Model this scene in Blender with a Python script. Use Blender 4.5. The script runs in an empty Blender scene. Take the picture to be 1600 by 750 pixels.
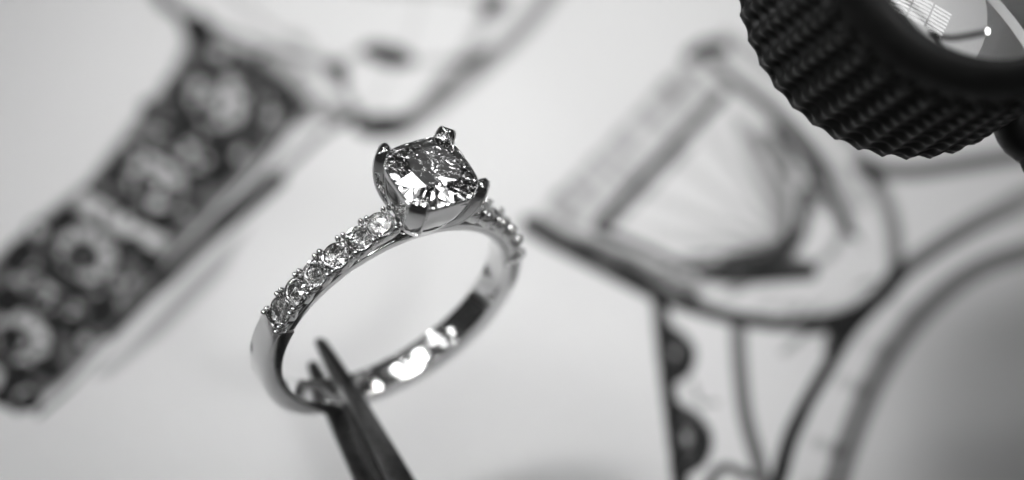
import bpy, math, random
import numpy as np
from mathutils import Matrix, Vector, noise as mnoise

random.seed(7)
MM = 0.001                      # everything below is measured in millimetres and stored in metres
R_ = math.radians
scene = bpy.context.scene

# ------------------------------------------------------------------ camera
PITCH = 55.0                    # degrees below the horizon
DIST = 280.0                    # lens to the plane of sharp focus
AIR = 44.0                      # from that plane on to the paper, along the view axis
WIDE = 73.0                     # width of the picture at the plane of sharp focus
sp, cp = math.sin(R_(PITCH)), math.cos(R_(PITCH))
RIGHT = np.array([1.0, 0, 0]); UP = np.array([0, sp, cp]); BACK = np.array([0, -cp, sp])
FOCUS = BACK * AIR              # centre of the plane of sharp focus
CAMPOS = FOCUS + BACK * DIST

def W(x, y, z):                 # a point given beside the focus centre (right, up, towards the lens) -> world mm
    return FOCUS + RIGHT * x + UP * y + BACK * z
def DV(x, y, z):
    return RIGHT * x + UP * y + BACK * z

cam = bpy.data.cameras.new('camera')
camo = bpy.data.objects.new('camera', cam)
scene.collection.objects.link(camo)
camo.location = Vector(CAMPOS * MM)
camo.rotation_euler = (R_(90 - PITCH), 0, 0)
cam.sensor_width = 36.0
cam.lens = 36.0 * DIST / WIDE
cam.clip_start, cam.clip_end = 0.005, 20.0
cam.dof.use_dof = True
cam.dof.focus_distance = (DIST - 0.9) * MM
cam.dof.aperture_fstop = 11.2
cam.dof.aperture_blades = 0
scene.camera = camo

# ------------------------------------------------------------------ light
world = bpy.data.worlds.new('World'); scene.world = world
world.use_nodes = True
SPOT_W = 0.0006
PANEL_W = 0.0022
KEY_W = 0.0205
bg = world.node_tree.nodes['Background']
bg.inputs[0].default_value = (1, 1, 1, 1)
bg.inputs[1].default_value = 0.028

def area(name, pos, target, size, power, shape='DISK', size_y=None, spread=180):
    l = bpy.data.lights.new(name, 'AREA'); l.shape = shape
    l.size = size * MM
    if size_y: l.size_y = size_y * MM
    l.energy = power; l.spread = R_(spread)
    o = bpy.data.objects.new(name, l); scene.collection.objects.link(o)
    o.location = Vector(pos) * MM
    d = Vector(target) - Vector(pos)
    o.rotation_euler = d.to_track_quat('-Z', 'Y').to_euler()
    return o

def aim(o, pos, target, along):  # turn a lamp so that its long side follows a direction
    z = (Vector(pos) - Vector(target)).normalized(); x = Vector(along); x = (x - z * x.dot(z)).normalized(); y = z.cross(x)
    o.matrix_world = Matrix(((x[0], y[0], z[0], pos[0] * MM), (x[1], y[1], z[1], pos[1] * MM), (x[2], y[2], z[2], pos[2] * MM), (0, 0, 0, 1)))

KEY = np.array([-85., 45., 320.])
area('desk_lamp', KEY, (3, 25, 0), 95, KEY_W, spread=20)
for i in range(7):               # the bare diodes of the desk lamp
    a_ = 2 * math.pi * i / 7
    area('lamp_diode', KEY + np.array([75 * math.cos(a_), 75 * math.sin(a_), -20 * math.cos(a_)]), (0, 0, 20), 9, 0.005)
for i in range(4):               # soft panels added at the back to brighten the centre diamond
    area('back_fill', (-55 + 72 * i, 330, 300 + (i % 2) * 12), (-5, -12, 44), 56, 0.00004, 'RECTANGLE', 130, spread=9)
for i in range(3):               # three tall panels added at the left to brighten the accent stones
    area('side_fill', (-330, -25 + 75 * i, 350 - 30 * i), (-18, -14, 30), 55, 0.0003, 'RECTANGLE', 150, spread=6)
# lamps added to light the sheet out of view, for the metal to reflect
area('sheet_fill', (-158, 25, 330), (-92, -18, 0), 40, 0.010, spread=15)
area('sheet_fill', (70, -250, 270), (-3, -47, 0), 70, 0.0018, spread=6)
HEADP = (-4., -14., 44.)
for sx, dy, f_ in ((-80, 20, .35), (72, 12, 1.0), (-20, 150, .3)):     # small soft panels added beside the lens to brighten the stones
    area('lens_fill_panel', CAMPOS + RIGHT * sx + UP * dy, (-10, -4, 34), 80, PANEL_W * f_, spread=9)
for dx, dy, dz, sz in ((-.45, .10, .88, 40), (.30, .45, .84, 34), (-.75, -.25, .62, 40), (.05, -.55, .83, 30), (.62, .05, .78, 30), (-.35, .75, .56, 40), (-.25, -.62, .74, 34), (.45, -.55, .70, 26), (-.1, .25, .96, 26), (-.85, .35, .40, 34)):
    n_ = np.array((dx, dy, dz)); n_ /= np.linalg.norm(n_)     # small spots added all round for sparkle in the stones
    area('sparkle_spot', np.array(HEADP) + 420 * n_, HEADP, sz * 0.65, SPOT_W * (sz / 34) ** 2 * 0.17, spread=6)
for (dx, dy, dz), sz, w_ in (((.54, .20, .82), 120, 0.0056), ((-.12, .40, .90), 130, 0.0026), ((-.10, .12, .98), 80, 0.0010), ((-.46, .24, .86), 130, 0.0040), ((.05, -.30, .95), 150, 0.0008)):   # overhead panels added to light up the diamond's facets
    n_ = np.array((dx, dy, dz)); n_ /= np.linalg.norm(n_)
    area('stone_fill', np.array(HEADP) + 420 * n_, (-10, -14, 36), sz, w_, spread=9)
for dx, dy, dz in ((-.66, .20, .71), (-.66, -.24, .71), (-.84, .0, .54)):  # more panels added at the left, fill for the accent stones
    n_ = np.array((dx, dy, dz)); area('accent_fill', np.array((-13., -27., 34.)) + 420 * n_, (-13, -27, 34), 100, 0.00026, spread=4.5)
wc = np.array([29., -25., 63.]) + 600 * np.array([0.50, -0.335, 0.80])
wl = np.array([0.22, -0.05, -0.16]); wl /= np.linalg.norm(wl)
wx = np.cross(wl, np.array([0.50, -0.335, 0.80])); wx /= np.linalg.norm(wx)
for i in range(7):               # slatted window over the photographer's shoulder
    for j in range(3):
        p_ = wc + wx * (i - 3) * 10.5 + wl * (j - 1.35) * 62
        aim(area('window_strip', p_, (29, -25, 63), 56, 0.006, 'RECTANGLE', 6.0 + (i * 3 + j * 2) % 3), p_, (29, -25, 63), wl)
p_ = np.array([34., -24., 62.]) + 500 * np.array([0.80, -0.185, 0.57])
aim(area('tube_lamp', p_, (34, -24, 62), 220, 0.05, 'RECTANGLE', 26), p_, (34, -24, 62), (0.5, -0.3, -0.6))
pl = bpy.data.lights.new('small_lamp', 'POINT'); pl.energy = 0.06; pl.shadow_soft_size = 9 * MM
plo = bpy.data.objects.new('small_lamp', pl); scene.collection.objects.link(plo)
plo.location = Vector(np.array([32.7, -25.6, 61.8]) + 500 * np.array([0.744, -0.294, 0.60])) * MM

scene.view_settings.view_transform = 'Standard'
scene.view_settings.look = 'None'
scene.view_settings.exposure = 0.20
scene.view_settings.gamma = 1.0
scene.view_settings.use_curve_mapping = False
scene.cycles.max_bounces = 20
scene.cycles.transmission_bounces = 20
scene.cycles.glossy_bounces = 10
scene.cycles.diffuse_bounces = 4
scene.cycles.sample_clamp_indirect = 12
scene.cycles.use_denoising = True
scene.cycles.blur_glossy = 0.2

# ------------------------------------------------------------------ materials (the place is photographed in black and white: all greys)
def mat(name, grey, rough=0.5, metal=0.0, **kw):
    m = bpy.data.materials.new(name); m.use_nodes = True
    b = m.node_tree.nodes['Principled BSDF']
    b.inputs['Base Color'].default_value = (grey, grey, grey, 1)
    b.inputs['Roughness'].default_value = rough
    b.inputs['Metallic'].default_value = metal
    for k_, v in kw.items():
        b.inputs[k_.replace('_', ' ')].default_value = v
    return m

def add_wear(m, scale, bump=0.0, rough_amp=0.0, stretch=(1, 1, 1), dist=0.02, col_amp=0.0):
    nt = m.node_tree; b = nt.nodes['Principled BSDF']
    tc = nt.nodes.new('ShaderNodeTexCoord'); mp = nt.nodes.new('ShaderNodeMapping')
    mp.inputs['Scale'].default_value = stretch
    nz = nt.nodes.new('ShaderNodeTexNoise'); nz.inputs['Scale'].default_value = scale; nz.inputs['Detail'].default_value = 5
    nt.links.new(tc.outputs['Object'], mp.inputs[0]); nt.links.new(mp.outputs[0], nz.inputs['Vector'])
    if bump:
        bp = nt.nodes.new('ShaderNodeBump'); bp.inputs['Strength'].default_value = bump; bp.inputs['Distance'].default_value = dist * MM
        nt.links.new(nz.outputs[0], bp.inputs['Height']); nt.links.new(bp.outputs[0], b.inputs['Normal'])
    if rough_amp:
        r0 = b.inputs['Roughness'].default_value
        mr = nt.nodes.new('ShaderNodeMapRange')
        mr.inputs[1].default_value = 0.3; mr.inputs[2].default_value = 0.7
        mr.inputs[3].default_value = max(0.0, r0 - rough_amp); mr.inputs[4].default_value = r0 + rough_amp
        nt.links.new(nz.outputs[0], mr.inputs[0]); nt.links.new(mr.outputs[0], b.inputs['Roughness'])
    if col_amp:
        c0 = b.inputs['Base Color'].default_value[0]
        mr = nt.nodes.new('ShaderNodeMapRange')
        mr.inputs[1].default_value = 0.3; mr.inputs[2].default_value = 0.7
        mr.inputs[3].default_value = c0 * (1 - col_amp); mr.inputs[4].default_value = c0 * (1 + col_amp)
        nt.links.new(nz.outputs[0], mr.inputs[0]); nt.links.new(mr.outputs[0], b.inputs['Base Color'])
    return m

M_GOLD = add_wear(mat('white_gold', 0.80, 0.125, 1.0), 1400, bump=0.10, rough_amp=0.07, dist=0.02)
M_POLISH = add_wear(mat('polished_white_gold', 0.64, 0.05, 1.0), 700, bump=0.06, rough_amp=0.03, dist=0.03)
M_STEEL = add_wear(mat('dark_steel', 0.08, 0.42, 1.0), 1500, bump=0.25, rough_amp=0.1, stretch=(1, 1, 1), dist=0.03, col_amp=0.3)
M_BLACK = add_wear(mat('black_anodised_metal', 0.008, 0.48, Specular_IOR_Level=0.35), 1800, bump=0.2, rough_amp=0.12, dist=0.03, col_amp=0.25)
M_RUBBER = add_wear(mat('black_rubber', 0.014, 0.75), 2600, bump=0.8, rough_amp=0.1, dist=0.12, col_amp=0.4)
M_SLEEVE = mat('pale_sleeve', 0.55, 0.45)
M_DIAMOND = bpy.data.materials.new('diamond'); M_DIAMOND.use_nodes = True
nt = M_DIAMOND.node_tree; nt.nodes.remove(nt.nodes['Principled BSDF'])
g = nt.nodes.new('ShaderNodeBsdfGlass'); g.inputs['IOR'].default_value = 2.417; g.inputs['Roughness'].default_value = 0.0
g.inputs['Color'].default_value = (1, 1, 1, 1)
nt.links.new(g.outputs[0], nt.nodes['Material Output'].inputs[0])
M_LENS = bpy.data.materials.new('lens_glass'); M_LENS.use_nodes = True
nt = M_LENS.node_tree; nt.nodes.remove(nt.nodes['Principled BSDF'])
g = nt.nodes.new('ShaderNodeBsdfGlass'); g.inputs['IOR'].default_value = 1.62; g.inputs['Roughness'].default_value = 0.0
nt.links.new(g.outputs[0], nt.nodes['Material Output'].inputs[0])

PAPER = 0.52
M_PAPER = add_wear(mat('drawing_paper', PAPER, 0.85, 0.0, Specular_IOR_Level=0.08), 900, bump=0.12, dist=0.05, col_amp=0.015)
M_DRAW = bpy.data.materials.new('pencil_drawing'); M_DRAW.use_nodes = True
nt = M_DRAW.node_tree; b = nt.nodes['Principled BSDF']; b.inputs['Roughness'].default_value = 0.8; b.inputs['Specular IOR Level'].default_value = 0.08
at = nt.nodes.new('ShaderNodeVertexColor'); at.layer_name = 'pencil'
nz = nt.nodes.new('ShaderNodeTexNoise'); nz.inputs['Scale'].default_value = 1800
tc = nt.nodes.new('ShaderNodeTexCoord'); nt.links.new(tc.outputs['Object'], nz.inputs['Vector'])
mr = nt.nodes.new('ShaderNodeMapRange'); mr.inputs[1].default_value = .3; mr.inputs[2].default_value = .7
mr.inputs[3].default_value = .92; mr.inputs[4].default_value = 1.05
nt.links.new(nz.outputs[0], mr.inputs[0])
mx = nt.nodes.new('ShaderNodeMix'); mx.data_type = 'RGBA'; mx.blend_type = 'MULTIPLY'; mx.inputs[0].default_value = 1
nt.links.new(at.outputs[0], mx.inputs[6]); nt.links.new(mr.outputs[0], mx.inputs[7])
nt.links.new(mx.outputs[2], b.inputs['Base Color'])
M_DESK = add_wear(mat('desk_laminate', 0.30, 0.5), 60, bump=0.1, col_amp=0.1)

# ------------------------------------------------------------------ helpers
def mesh(name, verts, faces, smooth=False, sharp=None):
    me = bpy.data.meshes.new(name)
    me.from_pydata((np.asarray(verts, float) * MM).tolist(), [], [tuple(int(i) for i in f) for f in faces])
    me.validate(); me.update()
    if smooth:
        me.polygons.foreach_set('use_smooth', [True] * len(me.polygons))
        if sharp: me.set_sharp_from_angle(angle=R_(sharp))
    return me

def obj(name, me, m, parent=None, label=None):
    o = bpy.data.objects.new(name, me); scene.collection.objects.link(o)
    if m and not me.materials: me.materials.append(m)
    if parent: o.parent = parent
    if label: o['label'] = label
    return o

def thing(name, label, cat, matrix=None):
    o = bpy.data.objects.new(name, None); scene.collection.objects.link(o)
    o.empty_display_size = 0.004
    if matrix is not None: o.matrix_world = matrix
    o['label'] = label; o['category'] = cat
    return o

def frame(origin, X, Y, Z):
    m = Matrix.Identity(4)
    for i in range(3):
        m[i][0], m[i][1], m[i][2], m[i][3] = X[i], Y[i], Z[i], origin[i] * MM
    return m

def sweep(rings, closed=False, caps=True):
    """rings: list of equal-length vertex loops"""
    n = len(rings[0]); V = [v for r in rings for v in r]; F = []
    m = len(rings)
    for i in range(m if closed else m - 1):
        a, b_ = i * n, ((i + 1) % m) * n
        for j in range(n):
            k_ = (j + 1) % n
            F.append((a + j, a + k_, b_ + k_, b_ + j))
    if caps and not closed:
        F.append(tuple(range(n - 1, -1, -1))); F.append(tuple(range((m - 1) * n, m * n)))
    return V, F

def rrect(w0, w1, h0, h1, r, k_=4):
    """rounded rectangle loop in 2D, from (w0,h0) to (w1,h1)"""
    P = []
    for cx, cy, a0 in ((w1 - r, h1 - r, 0), (w0 + r, h1 - r, 90), (w0 + r, h0 + r, 180), (w1 - r, h0 + r, 270)):
        for i in range(k_ + 1):
            a = R_(a0 + 90 * i / k_); P.append((cx + r * math.cos(a), cy + r * math.sin(a)))
    return P

def lathe(profile, n=96, closed=False):
    """profile: (radius, height) list turned about Z"""
    rings = []
    for i in range(n):
        a = 2 * math.pi * i / n
        rings.append([(r * math.cos(a), r * math.sin(a), h) for r, h in profile])
    V = [v for r in rings for v in r]; F = []; k_ = len(profile)
    for i in range(n):
        a, b_ = i * k_, ((i + 1) % n) * k_
        for j in range(k_ if closed else k_ - 1):
            jj = (j + 1) % k_
            F.append((a + j, b_ + j, b_ + jj, a + jj))
    return V, F

def smooth(a, b_, x):
    t = min(1, max(0, (x - a) / (b_ - a))); return t * t * (3 - 2 * t)

# ------------------------------------------------------------------ desk and paper
def box(x0, x1, y0, y1, z0, z1):
    V = [(x, y, z) for z in (z0, z1) for y in (y0, y1) for x in (x0, x1)]
    F = [(0, 2, 3, 1), (4, 5, 7, 6), (0, 1, 5, 4), (2, 6, 7, 3), (0, 4, 6, 2), (1, 3, 7, 5)]
    return V, F
desk = obj('desk', mesh('desk', *box(-500, 500, -350, 450, -30, -0.3)), M_DESK); desk['kind'] = 'structure'

paper = obj('sheet_of_paper', mesh('sheet_of_paper', *box(-175, 185, -110, 160, -0.25, 0)), M_PAPER)
paper['label'] = 'white sheet of paper with pencil drawings of rings, lying under everything'
paper['category'] = 'paper'

# ---- the drawings: strokes are traced as points on the flat sheet, then laid down as graphite on a fine grid
KPX = WIDE / DIST / 1600
def S(x, y):                    # photograph point -> place on the sheet (mm)
    d = -BACK + RIGHT * (x - 800) * KPX - UP * (y - 375) * KPX
    t = -CAMPOS[2] / d[2]; q = CAMPOS + d * t
    return q[:2]
PXMM = 0.0525                   # mm on the sheet per photograph pixel, near enough for stroke widths

class Sheet:
    def __init__(s, x0, x1, y0, y1, step):
        s.xs = np.arange(x0, x1, step); s.ys = np.arange(y0, y1, step)
        s.X, s.Y = np.meshgrid(s.xs, s.ys); s.ink = np.zeros_like(s.X); s.step = step
    def _box(s, pts, pad):
        pts = np.asarray(pts); a = pts.min(0) - pad; b_ = pts.max(0) + pad
        i0, i1 = np.searchsorted(s.xs, (a[0], b_[0])); j0, j1 = np.searchsorted(s.ys, (a[1], b_[1]))
        return slice(j0, j1), slice(i0, i1)
    def lay(s, sl, v):          # graphite over graphite
        s.ink[sl] = 1 - (1 - s.ink[sl]) * (1 - v)
    def stroke(s, pts, width, dark, soft=0.25, w_end=None, d_end=None):
        pts = np.array([S(*p) for p in curve(pts)]); n = len(pts)
        w0 = width * PXMM / 2; w1 = (w_end if w_end is not None else width) * PXMM / 2
        d1 = dark if d_end is None else d_end
        sl = s._box(pts, max(w0, w1) + 1.2); X, Y = s.X[sl], s.Y[sl]
        best = np.full(X.shape, 1e9); tt = np.zeros(X.shape)
        for i in range(n - 1):
            a, b_ = pts[i], pts[i + 1]; ab = b_ - a; L = (ab ** 2).sum() + 1e-9
            t = np.clip(((X - a[0]) * ab[0] + (Y - a[1]) * ab[1]) / L, 0, 1)
            d = np.hypot(X - a[0] - t * ab[0], Y - a[1] - t * ab[1])
            m_ = d < best; best[m_] = d[m_]; tt[m_] = ((i + t) / (n - 1))[m_]
        w = w0 + (w1 - w0) * tt; sf = np.maximum(soft * w, 0.12)
        v = np.clip((w + sf - best) / (2 * sf), 0, 1); v = v * v * (3 - 2 * v)
        s.lay(sl, v * (dark + (d1 - dark) * tt))
    def fill(s, pts, dark, soft=0.4, smoothit=False):
        pts = curve(pts + pts[:1]) if smoothit else pts
        P = np.array([S(*p) for p in pts]); sl = s._box(P, 1.5); X, Y = s.X[sl], s.Y[sl]
        inside = np.zeros(X.shape, bool); best = np.full(X.shape, 1e9); n = len(P)
        for i in range(n):
            a, b_ = P[i], P[(i + 1) % n]
            c = ((a[1] > Y) != (b_[1] > Y))
            with np.errstate(divide='ignore', invalid='ignore'):
                xx = (b_[0] - a[0]) * (Y - a[1]) / (b_[1] - a[1]) + a[0]
            inside ^= c & (X < xx)
            ab = b_ - a; L = (ab ** 2).sum() + 1e-9
            t = np.clip(((X - a[0]) * ab[0] + (Y - a[1]) * ab[1]) / L, 0, 1)
            best = np.minimum(best, np.hypot(X - a[0] - t * ab[0], Y - a[1] - t * ab[1]))
        sd = np.where(inside, best, -best)
        v = np.clip((sd + soft) / (2 * soft), 0, 1); v = v * v * (3 - 2 * v)
        s.lay(sl, v * dark)
    def erase(s, pts, amount, soft=0.4, smoothit=False):
        keep = s.ink.copy(); s.ink[:] = 0; s.fill(pts, amount, soft, smoothit); s.ink = keep * (1 - s.ink)
    def build(s, name, parent, label, z, low=0.0, gain=1.0):
        rng = np.random.default_rng(3)
        # pencil grain: strokes run one way over the tooth of the sheet
        gr = rng.random(s.ink.shape); gr = (gr + np.roll(gr, 1, 1) + np.roll(gr, (1, 1), (0, 1)) + np.roll(gr, (1, 2), (0, 1))) / 4
        ink = np.clip((np.clip((1.3 * (1 - (1 - s.ink) ** 1.9) - 0.02), 0, 1) - low) * gain, 0, 1)
        ink = np.clip(ink * (0.90 + 0.22 * gr), 0, 1)
        ny, nx = ink.shape; m_ = ink > 0.012
        cell = m_[:-1, :-1] | m_[1:, :-1] | m_[:-1, 1:] | m_[1:, 1:]
        jj, ii = np.nonzero(cell)
        q = np.stack([jj * nx + ii, jj * nx + ii + 1, (jj + 1) * nx + ii + 1, (jj + 1) * nx + ii], 1)
        used, inv = np.unique(q, return_inverse=True); q = inv.reshape(-1, 4)
        co = np.stack([s.X.ravel()[used], s.Y.ravel()[used], np.full(len(used), z)], 1) * MM
        me = bpy.data.meshes.new(name)
        me.vertices.add(len(used)); me.vertices.foreach_set('co', co.ravel())
        me.loops.add(q.size); me.loops.foreach_set('vertex_index', q.ravel().astype(np.int32))
        me.polygons.add(len(q)); me.polygons.foreach_set('loop_start', np.arange(0, q.size, 4, dtype=np.int32))
        me.update(calc_edges=True); me.validate()
        v = (PAPER * (1 - ink) + 0.010 * ink).ravel()[used]
        at_ = me.color_attributes.new('pencil', 'FLOAT_COLOR', 'POINT')
        at_.data.foreach_set('color', np.stack([v, v, v, np.ones_like(v)], 1).ravel().astype(np.float32))
        return obj(name, me, M_DRAW, parent, label)

def curve(pts, per=8):          # Catmull-Rom through the traced points
    P = np.array(pts, float)
    if len(P) < 3: return P
    Q = np.vstack([2 * P[0] - P[1], P, 2 * P[-1] - P[-2]]); out = []
    for i in range(1, len(Q) - 2):
        for t in np.linspace(0, 1, per, endpoint=False):
            a, b_, c, d = Q[i - 1], Q[i], Q[i + 1], Q[i + 2]
            out.append(0.5 * (2 * b_ + (c - a) * t + (2 * a - 5 * b_ + 4 * c - d) * t * t + (3 * b_ - a - 3 * c + d) * t ** 3))
    out.append(P[-1]); return np.array(out)

def ell(cx, cy, a, b_, rot=0, n=20):
    c, s_ = math.cos(R_(rot)), math.sin(R_(rot))
    return [(cx + a * math.cos(t) * c - b_ * math.sin(t) * s_, cy + a * math.cos(t) * s_ + b_ * math.sin(t) * c)
            for t in np.linspace(0, 2 * math.pi, n, endpoint=False)]

# the drawn ring whose band of stones runs down the picture's west side
A = Sheet(-62, 12, -32, 46, 0.16)
A.fill([(-60, 455), (0, 395), (62, 340), (135, 285), (205, 195), (262, 125), (300, 45), (350, 60), (430, 115), (480, 160),
        (440, 215), (395, 265), (330, 335), (255, 420), (180, 515), (110, 590), (45, 640), (0, 612), (-60, 560)], 0.36, 0.5)
for cx, cy in ((340, 155), (243, 283), (135, 396), (32, 528)):
    A.erase(ell(cx, cy, 52, 45, 35), 0.66, 0.3)
    A.stroke(ell(cx, cy, 54, 47, 35) + ell(cx, cy, 54, 47, 35)[:1], 13, 0.72)
    A.stroke(ell(cx - 4, cy + 3, 24, 20, 35) + ell(cx - 4, cy + 3, 24, 20, 35)[:1], 9, 0.55)
    for a_ in range(8):
        c_, s_ = math.cos(a_ * .785 + .3), math.sin(a_ * .785 + .3)
        A.stroke([(cx + 22 * c_, cy + 20 * s_), (cx + 46 * c_, cy + 42 * s_)], 5, 0.35)
A.fill(ell(133, 393, 16, 13, 30), 0.93, 0.25); A.fill(ell(232, 290, 15, 9, 30), 0.6, 0.25)
A.fill(ell(20, 524, 20, 14, 30), 0.8, 0.3); A.fill(ell(337, 140, 8, 14, 0), 0.4, 0.3)
for (x0, y0, x1, y1) in ((235, 212, 322, 258), (122, 312, 250, 385), (40, 440, 118, 492), (-30, 575, 40, 622)):
    A.erase([(x0 - 10, y0 + 14), (x0 + 12, y0 - 14), (x1 + 12, y1 - 12), (x1 - 8, y1 + 16)], 0.5, 0.3)
    A.stroke([(x0 - 14, y0 + 16), (x1 - 12, y1 + 20)], 11, 0.68)
    A.stroke([(x0 + 14, y0 - 18), (x1 + 16, y1 - 16)], 11, 0.68)
for x, y in ((343, 85), (370, 235), (420, 180), (425, 155), (210, 235), (290, 330), (180, 440), (95, 420), (60, 360), (130, 530)):
    A.erase(ell(x, y, 15, 12, 30), 0.55, 0.3); A.stroke(ell(x, y, 16, 13, 30), 6, 0.4)
orn = random.Random(21)
BW = [(0, 500), (75, 455), (150, 380), (200, 320), (255, 245), (305, 190), (350, 110)]
for i in range(110):
    f = orn.uniform(0, len(BW) - 1.001); q = int(f); t_ = f - q
    x = BW[q][0] + (BW[q + 1][0] - BW[q][0]) * t_ + orn.uniform(-75, 75); y = BW[q][1] + (BW[q + 1][1] - BW[q][1]) * t_ + orn.uniform(-55, 55) + 20
    if min(math.hypot(x - cx, y - cy) for cx, cy in ((340, 155), (243, 283), (135, 396), (32, 528))) < 56: continue
    if abs((x - 60) * 0.75 + (y - 340) * 1.0) > 9e9: continue
    a_ = orn.uniform(0, 6.28); r_ = orn.uniform(7, 15)
    pts_ = [(x + r_ * math.cos(a_ + t) * 1.1, y + r_ * math.sin(a_ + t)) for t in np.linspace(0, orn.uniform(2, 4.5), 5)]
    if orn.random() < 0.62: A.stroke(pts_, orn.uniform(6, 12), orn.uniform(0.4, 0.9))
    else: A.erase(ell(x, y, r_ * .7, r_ * .5, math.degrees(a_)), 0.6, 0.25)
for (x0, y0, x1, y1) in ((235, 212, 322, 258), (122, 312, 250, 385), (40, 440, 118, 492), (-30, 575, 40, 622)):
    A.erase([(x0 - 4, y0 + 12), (x0 + 12, y0 - 12), (x1 + 10, y1 - 10), (x1 - 6, y1 + 12)], 0.3, 0.45)
for cx, cy in ((340, 155), (243, 283), (135, 396), (32, 528)):
    A.erase(ell(cx + 14, cy - 10, 22, 18, 35), 0.30, 0.4); A.fill(ell(cx - 20, cy + 14, 18, 13, 35), 0.35, 0.4)
    A.stroke([(cx + 58 * math.cos(t), cy + 50 * math.sin(t)) for t in np.linspace(0.6, 3.6, 8)], 13, 0.8)
for x, y, a_, b_, r, d in ((322, 112, 26, 11, 15, 0.85), (315, 48, 16, 26, -25, 0.7), (233, 168, 12, 10, 0, 0.8), (395, 213, 14, 12, 0, 0.75),
                           (347, 272, 26, 11, -35, 0.8), (255, 345, 16, 12, 20, 0.75), (232, 405, 22, 14, 35, 0.75), (160, 485, 18, 22, 30, 0.85),
                           (112, 510, 18, 12, 30, 0.75), (175, 275, 18, 10, -40, 0.6), (100, 345, 14, 20, 30, 0.7), (30, 400, 18, 26, 35, 0.8),
                           (12, 470, 18, 22, 0, 0.85), (25, 590, 16, 24, 40, 0.85), (45, 628, 16, 12, 0, 0.8), (440, 150, 24, 14, 40, 0.5),
                           (290, 205, 14, 8, 30, 0.5), (75, 575, 22, 14, 30, 0.4), (5, 620, 16, 14, 0, 0.6), (270, 225, 9, 20, -55, 0.4)):
    A.fill(ell(x, y, a_ * 1.1, b_ * 1.1, r), min(0.98, d * 1.25), 0.3)
for i in range(70):
    f = orn.uniform(0, len(BW) - 1.001); q = int(f); t_ = f - q
    x = BW[q][0] + (BW[q + 1][0] - BW[q][0]) * t_ + orn.uniform(-70, 70); y = BW[q][1] + (BW[q + 1][1] - BW[q][1]) * t_ + orn.uniform(-50, 50) + 20
    a_ = orn.uniform(0, 180)
    if orn.random() < 0.6: A.fill(ell(x, y, orn.uniform(6, 17), orn.uniform(4, 9), a_), orn.uniform(0.2, 0.7), 0.35)
    else: A.erase(ell(x, y, orn.uniform(6, 16), orn.uniform(4, 9), a_), orn.uniform(0.2, 0.5), 0.35)
A.stroke([(255, 0), (285, 25), (300, 60)], 22, 0.45); A.stroke([(215, -60), (262, 10)], 22, 0.4)
A.stroke([(480, 160), (410, 260), (320, 360), (230, 470), (120, 595), (60, 650)], 8, 0.42)
A.stroke([(560, 175), (500, 210), (430, 275), (380, 320)], 20, 0.25, d_end=0.55)
A.erase([(545, 185), (500, 205), (420, 285), (320, 375), (235, 470), (130, 585), (100, 610), (150, 548), (240, 455), (345, 345), (415, 268), (480, 185)], 0.75, 0.4)
A.stroke([(430, 280), (380, 325), (320, 375), (255, 440)], 32, 0.95, w_end=24)
A.stroke([(275, 420), (225, 470), (170, 525)], 24, 0.92, w_end=12, d_end=0.5)
A.stroke([(470, 185), (500, 165), (530, 185)], 34, 0.28)
A.fill([(395, 345), (300, 430), (185, 555), (140, 590), (170, 590), (260, 520), (350, 430)], 0.2, 0.6)
A.fill([(360, 70), (450, 85), (500, 130), (470, 165), (400, 120)], 0.22, 0.6)
for x, y, a_, b_, r, d in ((597, 197, 42, 16, -3, 0.92), (605, 86, 40, 15, 14, 0.78), (527, 114, 14, 18, -20, 0.62), (742, 92, 30, 10, -30, 0.3),
                           (775, 10, 26, 14, -35, 0.34), (468, 60, 20, 8, 30, 0.2), (690, 130, 30, 10, -40, 0.16)):
    A.fill(ell(x, y, a_, b_, r), d, 0.5)
A.stroke([(632, 195), (690, 158), (760, 100), (830, 30), (880, -40)], 34, 0.26, soft=.6)
A.stroke([(640, 185), (720, 95), (760, 20), (775, -60)], 26, 0.17, soft=.6)
A.stroke([(520, 110), (570, 80), (640, 95), (720, 95)], 18, 0.16, soft=.6)
A.stroke([(300, 30), (380, 60), (450, 85), (520, 110), (560, 190)], 16, 0.28, soft=.6)
A.stroke([(330, -40), (420, 40), (520, 100)], 14, 0.16, soft=.6)
A.stroke([(560, 195), (640, 60), (660, -60)], 12, 0.10, soft=.6)
A.stroke([(450, -60), (560, -20), (700, -10), (780, 10)], 14, 0.2, soft=.6)
A.build('ring_drawing', paper, 'blurred pencil drawing of a ring band set with round stones', 0.02, 0.10, 1.35)

# the drawn ring with a half-moon stone
B = Sheet(-2, 64, -36, 38, 0.16)
B.fill([(828, 352), (1100, 70), (1140, 130), (935, 352), (950, 385), (880, 385)], 0.07, 0.6)
rng = random.Random(4)
for i in range(16):
    f = i / 15; x, y = 845 + 250 * f + rng.uniform(-8, 8), 345 - 262 * f + rng.uniform(-8, 8)
    B.stroke([(x, y), (x + rng.uniform(16, 44), y + rng.uniform(8, 36))], rng.uniform(12, 26), rng.uniform(0.05, 0.17), soft=.6)
B.stroke([(828, 350), (960, 215), (1098, 72)], 12, 0.12)
B.stroke([(935, 352), (1030, 250), (1128, 148)], 20, 0.45)
B.stroke([(945, 362), (1010, 300), (1080, 225)], 14, 0.2)
B.stroke([(1080, 88), (1105, 72), (1128, 72)], 26, 0.5)
B.stroke([(1112, 92), (1150, 130), (1195, 165), (1240, 215), (1285, 280), (1322, 345)], 20, 0.45, w_end=20)
B.stroke([(1222, 196), (1255, 235), (1284, 276)], 26, 0.9)
B.stroke([(1160, 130), (1260, 215), (1345, 320)], 24, 0.18, soft=.6)
B.stroke([(1135, 60), (1260, 150), (1350, 250), (1390, 335), (1400, 425)], 28, 0.20, soft=.5)
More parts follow.
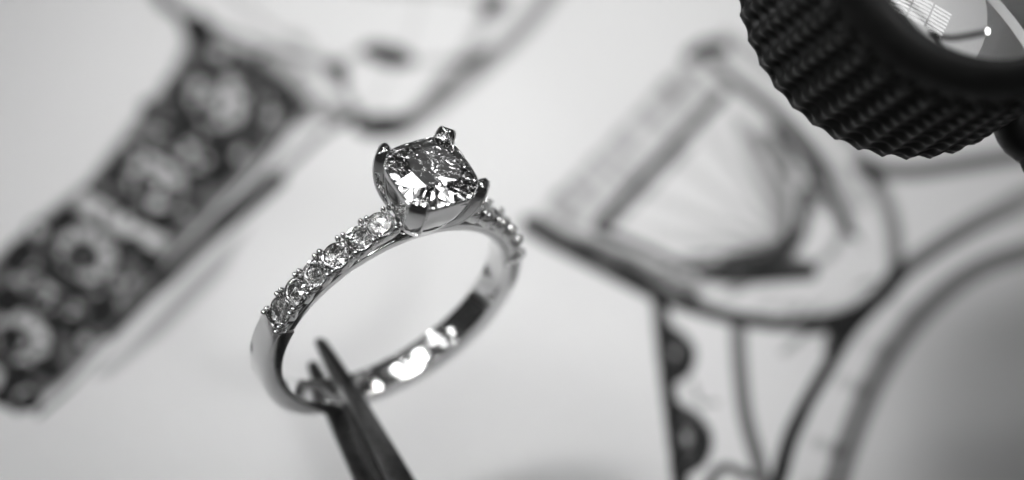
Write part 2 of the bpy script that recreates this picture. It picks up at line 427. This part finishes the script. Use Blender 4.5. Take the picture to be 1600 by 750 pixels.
B.stroke([(1370, 290), (1398, 350), (1402, 425)], 18, 0.14, soft=.5)
B.stroke([(828, 355), (860, 376), (930, 412), (1030, 462), (1090, 482), (1150, 497), (1240, 507), (1310, 498), (1350, 482)], 24, 0.95)
B.stroke([(824, 345), (838, 362)], 20, 0.6)
B.stroke([(845, 352), (930, 388), (1010, 425), (1080, 455)], 24, 0.24, soft=.6)
B.stroke([(935, 360), (1000, 385), (1060, 412), (1120, 430)], 15, 0.45)
B.fill([(900, 372), (960, 375), (1050, 420), (1120, 440), (1090, 470), (1000, 430)], 0.14, 0.7)
B.stroke([(1100, 425), (1140, 432), (1190, 430), (1262, 424)], 26, 0.97, w_end=30)
B.fill([(1090, 420), (1150, 405), (1230, 395), (1265, 410), (1262, 432), (1180, 440)], 0.30, 0.5)
B.fill([(1065, 418), (1160, 385), (1235, 375), (1250, 400), (1170, 412)], 0.10, 0.6)
B.stroke([(1258, 298), (1256, 340), (1246, 375), (1225, 395)], 20, 0.4)
B.stroke([(1262, 420), (1300, 395), (1320, 350)], 16, 0.2)
for (x, y, d) in ((960, 345, .12), (1000, 300, .18), (1050, 245, .16), (1100, 195, .2), (1150, 185, .22), (1195, 215, .2), (1225, 250, .2), (1030, 372, .15)):
    B.stroke([(1235, 388), (x, y)], 10, d, w_end=22, d_end=d * .4, soft=.6)
B.fill([(1140, 170), (1190, 200), (1250, 300), (1250, 370), (1170, 260)], 0.12, 0.8)
B.stroke([(1345, 488), (1378, 460), (1405, 428)], 28, 0.95)
prg = random.Random(9)
for i in range(46):              # loose hatching along the setting's lower curve and over the stone's dark side
    f = prg.random(); x = 1120 + 250 * f; y = 455 + 40 * math.sin(2.6 * f) - 45 * max(0, f - .72) * 3.4 + prg.uniform(-14, 14)
    B.stroke([(x, y), (x + prg.uniform(14, 40), y - prg.uniform(2, 18))], prg.uniform(5, 10), prg.uniform(0.04, 0.14), soft=.7)
for i in range(30):
    x = prg.uniform(1180, 1330); y = 200 + (x - 1180) * 1.05 + prg.uniform(-22, 22)
    B.stroke([(x, y), (x + prg.uniform(8, 26), y + prg.uniform(14, 34))], prg.uniform(6, 13), prg.uniform(0.08, 0.26), soft=.7)
for i in range(26):
    x = prg.uniform(850, 1080); y = 362 + (x - 850) * 0.42 + prg.uniform(-12, 16)
    B.stroke([(x, y), (x + prg.uniform(20, 50), y + prg.uniform(6, 24))], prg.uniform(5, 11), prg.uniform(0.05, 0.2), soft=.7)
for i in range(26):
    x = prg.uniform(1080, 1255); y = 418 - (x - 1080) * 0.12 + prg.uniform(-18, 8)
    B.stroke([(x, y), (x - prg.uniform(20, 60), y + prg.uniform(2, 14))], prg.uniform(6, 12), prg.uniform(0.05, 0.22), soft=.7)
B.stroke([(1330, 500), (1310, 520), (1300, 545)], 30, 0.7, d_end=.3); B.stroke([(1270, 512), (1330, 500)], 26, 0.5)
# shank below
B.stroke([(1030, 465), (1036, 530), (1046, 620), (1056, 700), (1066, 790)], 22, 0.92)
for cx, cy, r in ((1040, 556, 42), (1056, 690, 52), (1074, 835, 54)):
    B.fill([(cx - 6, cy - r)] + [(cx - 4 + r * math.cos(t), cy + r * math.sin(t)) for t in np.linspace(-1.45, 1.45, 11)] + [(cx - 2, cy + r)], 0.36, 0.3)
    B.stroke([(cx - 4 + r * math.cos(t), cy + r * math.sin(t)) for t in np.linspace(-1.5, 1.5, 9)], 13, 0.7)
    B.stroke([(cx - 4 + r * .98 * math.cos(t), cy + r * .98 * math.sin(t)) for t in np.linspace(-.35, .75, 6)], 19, 0.9)
    B.stroke([(cx + r * .55 * math.cos(t), cy + r * .55 * math.sin(t)) for t in np.linspace(-1.5, 1.5, 7)], 7, 0.5)
    B.erase(ell(cx + r * .3, cy - r * .1, r * .2, r * .16), 0.5, 0.25)
    B.fill(ell(cx + 2, cy - r * .95, 10, 12), 0.8, 0.3)
B.stroke([(1082, 600), (1095, 628), (1120, 630)], 8, 0.25); B.stroke([(1105, 760), (1130, 730), (1170, 745)], 16, 0.4)
B.stroke([(1153, 505), (1156, 570), (1165, 650), (1184, 720), (1200, 790)], 25, 0.33)
B.stroke([(1270, 510), (1250, 530), (1225, 550)], 14, 0.2)
B.stroke([(1362, 480), (1325, 522), (1290, 580), (1255, 640), (1232, 690), (1214, 760), (1205, 820)], 22, 0.62)
B.stroke([(1255, 645), (1235, 690), (1220, 745)], 20, 0.9)
B.stroke([(1300, 500), (1330, 500), (1350, 490)], 24, 0.6)
B.stroke([(1405, 428), (1450, 395), (1520, 350), (1620, 300), (1700, 270)], 34, 0.25)
B.stroke([(1425, 418), (1480, 385), (1560, 345), (1650, 320)], 18, 0.16)
B.stroke([(1700, 365), (1600, 395), (1530, 420), (1470, 462), (1415, 520), (1370, 590), (1335, 670), (1305, 760), (1292, 830)], 40, 0.29)
for x0, y0, x1, y1, d in ((1398, 472, 1418, 484, .05), (1352, 538, 1380, 548, .06), (1318, 597, 1345, 608, .10), (1278, 692, 1308, 704, .12), (1266, 757, 1295, 768, .1)):
    B.stroke([(x0, y0), (x1, y1)], 24, d)
B.stroke([(1345, 262), (1420, 268), (1500, 258), (1610, 240), (1700, 232)], 30, 0.36, soft=.6)
B.stroke([(1356, 255), (1366, 290)], 20, 0.35)
B.build('ring_drawing', paper, 'blurred pencil drawing of a ring with a large half-moon stone', 0.03, 0.04, 1.25)

# ------------------------------------------------------------------ diamonds
def brilliant(half, expo, table, crown, pav, girdle=0.02, sub=4, phase=0.0, star=0.5, low=0.78):
    """faceted stone about Z, girdle at z=0; half = half width, expo = outline squareness (2 round, 4+ cushion)"""
    def out(a):
        c, s_ = abs(math.cos(a)), abs(math.sin(a))
        return half / (c ** expo + s_ ** expo) ** (1 / expo)
    def pt(a, f, z): r = out(a) * f; return np.array([r * math.cos(a), r * math.sin(a), z])
    K = 8; ang = [phase + 2 * math.pi * i / K for i in range(K)]; st_ = math.pi / K
    g_ = girdle * half
    T = [pt(a, table, crown) for a in ang]
    G = [pt(a, 1, g_) for a in ang]; L = [pt(a, 1, -g_) for a in ang]
    cul = np.array([0, 0, -pav])
    def plane(p, q, a):         # plane through p and q that is level across the outline's own tangent
        e = 0.02; tg = pt(a + e, 1, 0) - pt(a - e, 1, 0); n_ = np.cross(q - p, tg); return n_, n_ @ p
    cp_ = [plane(T[i], G[i], ang[i]) for i in range(K)]; pp_ = [plane(cul, L[i], ang[i]) for i in range(K)]
    zc_ = g_ + (crown - g_) * star; zp = -pav * low * 0.999
    def meet(P, i, z):
        n1, d1 = P[i]; n2, d2 = P[(i + 1) % K]
        return np.linalg.solve(np.array([n1, n2, [0, 0, 1.0]]), np.array([d1, d2, z]))
    MC = [meet(cp_, i, zc_) for i in range(K)]
    MP = []
    for i in range(K):
        a = ang[i] + st_; q = pt(a, 1 - low, 0); MP.append(np.array([q[0], q[1], -pav * (low - 0.03)]))
    for i in range(K):          # keep crown break points inside the outline
        a = ang[i] + st_; rr = math.hypot(MC[i][0], MC[i][1]); lim = out(a) * (table + (1 - table) * 0.55)
        if rr > lim or rr < out(a) * table: MC[i] = pt(a, table + (1 - table) * .48, zc_)
    V = []; F = []
    def add(p): V.append(tuple(p)); return len(V) - 1
    t_ = [add(p) for p in T]; mc = [add(p) for p in MC]; mp = [add(p) for p in MP]; cu = add(cul)
    GU, GL = [], []
    for i in range(K * 2 * sub):
        a = phase + math.pi * i / (K * sub)
        GU.append(add(pt(a, 1, g_))); GL.append(add(pt(a, 1, -g_)))
    N = len(GU); s2 = 2 * sub
    F.append(tuple(t_))
    for i in range(K):
        j = (i + 1) % K; gi = i * s2; gm = gi + sub; gj = (i + 1) * s2
        F.append((t_[i], mc[i], t_[j]))
        F.append((t_[i], mc[i - 1], GU[gi]));  F.append((t_[i], GU[gi], mc[i]))
        F.append(tuple([mc[i]] + [GU[q % N] for q in range(gi, gm + 1)]))
        F.append(tuple([mc[i]] + [GU[q % N] for q in range(gm, gj + 1)]))
        F.append(tuple([mp[i]] + [GL[q % N] for q in range(gm, gi - 1, -1)]))
        F.append(tuple([mp[i]] + [GL[q % N] for q in range(gj, gm - 1, -1)]))
        F.append((cu, GL[gi], mp[i])); F.append((cu, mp[i - 1], GL[gi]))
    for q in range(N):
        r = (q + 1) % N; F.append((GU[q], GL[q], GL[r], GU[r]))
    import bmesh
    bm = bmesh.new(); vs = [bm.verts.new(v) for v in V]
    for f in F:
        try: bm.faces.new([vs[i] for i in f])
        except ValueError: pass
    bmesh.ops.triangulate(bm, faces=[f for f in bm.faces if len(f.verts) > 4 and abs(f.normal.z) < .99])
    bmesh.ops.recalc_face_normals(bm, faces=bm.faces)
    bm.verts.index_update(); V = [tuple(v.co) for v in bm.verts]; F = [[v.index for v in f.verts] for f in bm.faces]; bm.free()
    return V, F

# ------------------------------------------------------------------ the ring
TILT, AZ = R_(62.16), R_(-55.79)
perp = np.array([math.cos(AZ), math.sin(AZ), 0]); zc = np.array([0, 0, 1.0])
rn = math.sin(TILT) * perp + math.cos(TILT) * zc
re1 = np.array([-math.sin(AZ), math.cos(AZ), 0]); re1 = re1 if re1[0] > 0 else -re1
ru = -math.cos(TILT) * perp + math.sin(TILT) * zc
RC = W(-9.17, -4.92, -8.0)
RX, RY, RZ = DV(*re1), DV(*ru), DV(*rn)
ring = thing('diamond_ring', 'white gold ring with a square cushion diamond on four claws, gripped by tweezers', 'ring', frame(RC, RX, RY, RZ))

R_IN, R_OUT, HEAD = 9.25, 10.78, 57.0
STONES = [(16.0, 11.30), (25.2, 10.92), (36.3, 10.66), (47.0, 10.62), (57.8, 10.62), (68.6, 10.64)]   # degrees from the head, girdle radius
END = 75.2                       # where the stone row stops

def shank_section(th):
    d = abs((th - HEAD + 180) % 360 - 180)
    s_ = smooth(END - 0.25, END + 0.25, d)
    ro = 9.98 + (R_OUT - 9.98) * s_ - 0.22 * smooth(14, 4, d)
    hw = 1.02 + 0.14 * s_
    ro -= 0.18 * smooth(120, 180, d)
    return R_IN, ro, hw
degs = sorted(set([round(x, 3) for x in np.arange(0, 360, 1.0)] + [round((HEAD + s_ * (END + e)) % 360, 3) for s_ in (-1, 1) for e in (-.4, -.25, -.12, 0, .12, .25, .4)]))
rings = []
for th in degs:
    ri, ro, hw = shank_section(th); a = R_(th); c, s_ = math.cos(a), math.sin(a)
    prof = rrect(-hw, hw, ri, ro, 0.13, 3)
    # slightly domed inside and out
    rings.append([(c * (r + (0.05 if r > (ri + ro) / 2 else -0.03) * (1 - (z / hw) ** 2)), s_ * (r + (0.05 if r > (ri + ro) / 2 else -0.03) * (1 - (z / hw) ** 2)), z) for z, r in prof])
shank = obj('shank', mesh('shank', *sweep(rings, closed=True), smooth=True, sharp=40), M_GOLD, ring)

ST_R = 0.97
accent_me = mesh('accent_diamond', *brilliant(ST_R, 2.0, 0.56, 0.33, 0.80, 0.03, 2)); accent_me.materials.append(M_DIAMOND)
cup_me = mesh('setting_cup', *lathe([(0.88, -0.75), (1.03, -0.70), (1.10, -0.1), (1.09, 0.0), (1.06, 0.04), (1.0, 0.03), (0.97, -0.04), (0.84, -0.30), (0.76, -0.74)], 40, closed=True), smooth=True, sharp=50)
cup_me.materials.append(M_POLISH)
def bead_mesh():
    import bmesh
    bm = bmesh.new(); bmesh.ops.create_icosphere(bm, subdivisions=2, radius=1.0)
    V = [(v.co.x * .235, v.co.y * .25, v.co.z * .42) for v in bm.verts]; F = [[v.index for v in f.verts] for f in bm.faces]; bm.free()
    return mesh('bead', V, F, smooth=True)
bead_me = bead_mesh(); bead_me.materials.append(M_POLISH)

def local(th_deg, r, z, spin=0.0):
    """placement on the ring: local Z radial, local X along the band, local Y across it"""
    a = R_(th_deg); rad = Vector((math.cos(a), math.sin(a), 0)); tan = Vector((-math.sin(a), math.cos(a), 0)); ax = Vector((0, 0, 1))
    m = Matrix.Identity(4); y = rad.cross(tan)
    for i in range(3): m[i][0], m[i][1], m[i][2] = tan[i], y[i], rad[i]
    p = rad * r + ax * z
    m = Matrix.Translation(p * MM) @ m.to_3x3().to_4x4() @ Matrix.Rotation(spin, 4, 'Z')
    return m

prng = random.Random(11)
for side in (1, -1):
    rings = []
    for d in np.arange(10.5, END - 0.3, 0.6):
        gi = np.interp(d, [8] + [s_[0] for s_ in STONES] + [80], [11.55] + [s_[1] for s_ in STONES] + [10.64])
        top = gi - 0.33
        bot = np.interp(d, [10, 16, 24, 30, 80], [10.62, 10.42, 10.1, 9.85, 9.8])
        a = R_(HEAD + side * d); c, s_ = math.cos(a), math.sin(a)
        # scalloped edge: fuller beside a stone, nipped between two
        near = min(abs(d - q[0]) for q in STONES); hw = 1.02 - 0.12 * min(1, (near / 5.2) ** 2)
        rings.append([(c * r, s_ * r, z) for z, r in rrect(-hw, hw, bot, top, 0.07, 2)])
    sh = obj('shoulder', mesh('shoulder', *sweep(rings), smooth=True, sharp=40), M_GOLD, ring)
    for i, (d, gr_) in enumerate(STONES):
        o = obj('accent_diamond', accent_me, M_DIAMOND, sh)
        o.matrix_basis = local(HEAD + side * d, gr_ + 0.03, 0, prng.uniform(0, .8)) @ Matrix.Rotation(R_(prng.uniform(-5, 5) + (9 if i == 0 else 0)), 4, 'X') @ Matrix.Rotation(R_(prng.uniform(-5, 5)), 4, 'Y')
        o = obj('setting_cup', cup_me, M_POLISH, sh); o.matrix_basis = local(HEAD + side * d, gr_ - 0.02, 0)
    ds = [STONES[0][0] - 4.6] + [(STONES[i][0] + STONES[i + 1][0]) / 2 for i in range(5)] + [STONES[-1][0] + 5.1]
    for d in ds:
        gr_ = np.interp(d, [s_[0] for s_ in STONES], [s_[1] for s_ in STONES])
        for z in (-0.93, 0.93):
            for e in (-1.25, 1.25):
                o = obj('bead', bead_me, M_POLISH, sh)
                k_ = prng.uniform(0.85, 1.12)
                o.matrix_basis = local(HEAD + side * (d + e * prng.uniform(.8, 1.1)), gr_ + 0.12, z + prng.uniform(-.03, .03)) @ Matrix.Scale(k_, 4)

# head: cup and four claws.  Local frame: Z radial at the head, X along the band, Y along the ring's axis
HM = local(HEAD, 0, 0)
def head_obj(name, me, m, parent, label=None):
    o = obj(name, me, m, parent, label); o.matrix_basis = HM; return o
STONE_H = 3.0
GH = 15.30                      # girdle height
def basket():
    # outer wall from the foot up to the rim, over the rim and down inside; the plan turns from round to cushion
    prof = [(9.55, 0.02, 2), (9.60, 0.26, 2), (9.85, 0.40, 2.1), (10.3, 0.52, 2.2), (11.0, 0.655, 2.4), (11.8, 0.785, 2.7), (12.7, 0.895, 3.0), (13.6, 0.965, 3.2),
            (14.4, 1.005, 3.4), (GH - 0.32, 1.02, 3.4), (GH - 0.20, 1.012, 3.4), (GH - 0.16, 0.985, 3.4), (GH - 0.25, 0.955, 3.4), (14.3, 0.90, 3.3), (13.0, 0.78, 3.0), (12.0, 0.62, 2.6), (11.3, 0.40, 2.2), (11.0, 0.02, 2)]
    rings = []
    for z, f, ex in prof:
        loop = []
        for i in range(96):
            a = 2 * math.pi * i / 96; c, s_ = abs(math.cos(a)), abs(math.sin(a))
            r = f * STONE_H / (c ** ex + s_ ** ex) ** (1 / ex)
            # the long sides are drawn in a little between the claws
            r *= 1 - 0.05 * (math.cos(2 * a) ** 2) * smooth(10.2, 12.5, z) * smooth(GH, 14.0, z)
            loop.append((r * math.cos(a), r * math.sin(a), z))
        rings.append(loop)
    return sweep(rings)
cup = head_obj('basket', mesh('basket', *basket(), smooth=True, sharp=50), M_POLISH, ring)
def claw():
    """one claw in the X-Z plane pointing out along +X; later turned to the corners"""
    path = [(1.35, 10.3), (1.95, 11.0), (2.55, 11.8), (3.05, 12.7), (3.38, 13.6), (3.58, 14.4), (3.68, 15.0), (3.70, 15.4), (3.66, 15.75), (3.50, 16.05), (3.32, 16.2)]
    wid = [0.40, 0.56, 0.66, 0.74, 0.78, 0.80, 0.78, 0.74, 0.66, 0.48, 0.12]
    thk = [0.24, 0.32, 0.38, 0.42, 0.44, 0.44, 0.44, 0.44, 0.40, 0.28, 0.07]
    P = curve(path, 5); n = len(P); base = np.linspace(0, len(path) - 1, n)
    wd = np.interp(base, range(len(path)), wid); tk = np.interp(base, range(len(path)), thk)
    rings = []
    for i in range(n):
        t = P[min(i + 1, n - 1)] - P[max(i - 1, 0)]; t = t / np.linalg.norm(t); nr = np.array([t[1], -t[0]])   # outward
        sec = []
        for w, h in rrect(-wd[i], wd[i], -tk[i], tk[i], min(wd[i], tk[i]) * 0.45, 3):
            h2 = h + (0.10 * wd[i] * (1 - (w / wd[i]) ** 2) if h > 0 else 0)      # outer face crowned
            q = P[i] + nr * h2; sec.append((q[0], w, q[1]))
        rings.append(sec)
    return sweep(rings)
claw_me = mesh('claw', *claw(), smooth=True, sharp=45); claw_me.materials.append(M_POLISH)
for k_, sc_ in zip((45, 135, 225, 315), (1, 1, 1, 1)):
    o = obj('claw', claw_me, M_POLISH, ring)
    o.matrix_basis = HM @ Matrix.Rotation(R_(k_), 4, 'Z')
dia = head_obj('center_diamond', mesh('center_diamond', *brilliant(STONE_H, 3.4, 0.60, 0.78, 2.22, 0.02, 5, star=0.5, low=0.50)), M_DIAMOND, ring, 'large square cushion-cut diamond')
dia.matrix_basis = HM @ Matrix.Translation((0, 0, GH * MM))

# ------------------------------------------------------------------ tweezers
TG = R_(-134.0)
tr = math.cos(TG) * re1 + math.sin(TG) * ru
grip = np.array([-9.17, -4.92, -8.0]) + R_IN * tr
td = np.array([0.50, -0.905, 0.42]); td /= np.linalg.norm(td)
tout = tr - (tr @ td) * td; tout /= np.linalg.norm(tout)
tw = np.cross(td, tout)
tweez = thing('tweezers', 'dark steel tweezers holding the ring by the bottom of its band', 'tweezers',
              frame(W(*grip), DV(*tw), DV(*tout), DV(*td)))
def arm(sign, gap0, tip, teeth):
    rings = []
    ls = list(np.arange(-tip, 3.0, 0.08)) + list(np.arange(3.0, 14, 0.5)) + list(np.arange(14, 97, 2.0))
    for l in ls:
        u_ = l + tip
        hw = np.interp(u_, [0, 0.15, 0.5, 2, 5, 10, 17, 40, 85, 100], [0.26, 0.38, 0.46, 0.58, 0.80, 1.10, 1.50, 3.0, 4.0, 3.4])
        tk = np.interp(u_, [0, 0.3, 2, 6, 14, 40, 100], [0.35, 0.55, 0.75, 0.95, 1.15, 1.2, 1.1])
        gap = gap0 + np.interp(l, [-6, 0, 12, 50, 80, 97], [-.05, 0, 0.1, 3.5, 2.4, 0.05]) * (1 if sign > 0 else 1)
        cut = 0.0
        if teeth and u_ < 6.5: cut = 0.14 if (u_ % 0.55) < 0.24 else 0.0
        h0, h1 = gap + cut, gap + tk
        bev = min(hw, (h1 - h0) / 2) * 0.5
        rings.append([(w, sign * h, l) for w, h in rrect(-hw, hw, h0, h1, bev, 2)])
    return sweep(rings)
obj('arm', mesh('arm', *arm(-1, 0.03, 4.35, True), smooth=True, sharp=35), M_STEEL, tweez, 'front arm pressed against the inside of the ring band')
obj('arm', mesh('arm', *arm(1, 1.58, 3.6, True), smooth=True, sharp=35), M_STEEL, tweez, 'rear arm pressed against the outside of the ring band')

# ------------------------------------------------------------------ loupe
LT, LB = R_(26.5), R_(37.5)
la = np.array([math.sin(LT) * math.cos(LB), math.sin(LT) * math.sin(LB), math.cos(LT)])
le = np.array([-math.sin(LB), math.cos(LB), 0]); lf = np.cross(la, le)
LO = np.array([26.9, 17.2, -2.0])
loupe = thing('loupe', 'black loupe with a knurled barrel and a glass lens, held above the drawings', 'loupe', frame(W(*LO), DV(*le), DV(*lf), DV(*la)))
LR, LL, LRL = 12.15, 15.0, 9.3
NB, ROWS, SUB = 40, 9, 8
kl = 12.6; nphi = NB * SUB; nl = ROWS * SUB + 1
V, F = [], []
for j in range(nl):
    l = kl * j / (nl - 1)
    for i in range(nphi):
        f = 2 * math.pi * i / nphi
        ph = f * NB 
        h = (0.5 + 0.5 * math.cos(ph)) ** 1.2; g_ = (0.5 + 0.5 * math.cos(2 * math.pi * ROWS * l / kl)) ** 1.2
        r = LR + 0.04 - 0.20 * (1 - h) - 0.62 * (1 - g_) * (1 - h) - 0.06 * (1 - g_)
        r -= 0.35 * smooth(0.5, 0, l) + 0.5 * smooth(kl - 0.6, kl, l)
        V.append((r * math.cos(f), r * math.sin(f), l))
for j in range(nl - 1):
    for i in range(nphi):
        k_ = (i + 1) % nphi; F.append((j * nphi + i, j * nphi + k_, (j + 1) * nphi + k_, (j + 1) * nphi + i))
base = len(V)
for i in range(nphi):           # back face down to the bore
    f = 2 * math.pi * i / nphi; V.append((10.2 * math.cos(f), 10.2 * math.sin(f), 0.05))
for i in range(nphi):
    k_ = (i + 1) % nphi; F.append((i, base + i, base + k_, k_))
obj('knurled_barrel', mesh('knurled_barrel', V, F, smooth=True), M_BLACK, loupe)
obj('front_rim', mesh('front_rim', *lathe([(11.6, kl - 0.35), (11.55, kl + 0.5), (11.3, kl + 1.2), (10.9, kl + 1.9), (10.3, LL - 0.1), (9.95, LL + 0.1), (9.6, LL + 0.1), (9.35, LL - 0.1), (9.2, LL - 0.7), (9.3, LL - 1.4), (9.8, LL - 1.5)], 128), smooth=True, sharp=50), M_BLACK, loupe)
obj('sleeve', mesh('sleeve', *lathe([(9.8, LL - 1.45), (9.5, LL - 3), (9.45, 6), (9.8, 0.2), (10.2, 0.1)], 96), smooth=True), M_SLEEVE, loupe)
def lens_profile(R1, R2, rad, z):
    P = []
    s1 = R1 - math.sqrt(R1 * R1 - rad * rad); s2 = R2 - math.sqrt(R2 * R2 - rad * rad)
    for i in range(15):
        r = rad * i / 14; P.append((r, z + s1 - (R1 - math.sqrt(R1 * R1 - r * r))))
    for i in range(14, -1, -1):
        r = rad * i / 14; P.append((r, z - 0.9 - s2 + (R2 - math.sqrt(R2 * R2 - r * r))))
    return P
obj('lens', mesh('lens', *lathe(lens_profile(30, 60, 9.33, LL - 0.75), 128), smooth=True, sharp=50), M_LENS, loupe)
# rubber knob on the barrel's side and the arm of the stand that carries the loupe
def to_loupe(p):
    q = np.array(p) - LO; return np.array([q @ le, q @ lf, q @ la])
import bmesh
bm = bmesh.new(); bmesh.ops.create_icosphere(bm, subdivisions=5, radius=1.0)
kc = to_loupe((38.6, 6.7, -1.5)); V = []
for v in bm.verts:
    d = v.co.copy(); n_ = mnoise.fractal(d * 3.1, 0.7, 2.0, 5) * 0.10 + mnoise.noise(d * 14) * 0.025
    q = np.array(d) * np.array((2.35, 2.35, 2.9)) * (1 + n_); V.append(tuple(kc + q))
F = [[v.index for v in f.verts] for f in bm.faces]; bm.free()
obj('rubber_knob', mesh('rubber_knob', V, F, smooth=True), M_RUBBER, loupe)
def tube(pts, rad, n=16):
    P = curve(pts, 8); rings = []
    for i in range(len(P)):
        t = P[min(i + 1, len(P) - 1)] - P[max(i - 1, 0)]; t = t / np.linalg.norm(t)
        a_ = np.cross(t, [0.3, 0.2, 0.93]); a_ /= np.linalg.norm(a_); b_ = np.cross(t, a_)
        rings.append([tuple(P[i] + rad * (math.cos(f) * a_ + math.sin(f) * b_)) for f in np.linspace(0, 2 * math.pi, n, endpoint=False)])
    return sweep(rings)
def w2l(p):                     # world mm -> loupe frame
    q = np.asarray(p, float) - W(*LO); return np.array([q @ DV(*le), q @ DV(*lf), q @ DV(*la)])
kw = W(38.6, 6.7, -1.5)
obj('stand_arm', mesh('stand_arm', *tube([kc * 0.76, w2l(kw), w2l(kw + np.array([14, -4, 2])), w2l((62, -14, 50)), w2l((67, -15, 50))], 1.9), smooth=True, sharp=60), M_BLACK, loupe)
V, F = lathe([(0, 66), (8.2, 66), (9, 65.2), (9, 8.5), (9.6, 7), (14, 5.4), (19, 4), (20, 3), (20, 0.05), (0, 0.05)], 64)  # unseen column, made broad to keep light from the right off the corner
V = [tuple(w2l((70 + v[0], -16 + v[1], v[2]))) for v in V]
obj('stand_light_block', mesh('stand_light_block', V, F, smooth=True, sharp=40), M_BLACK, loupe)
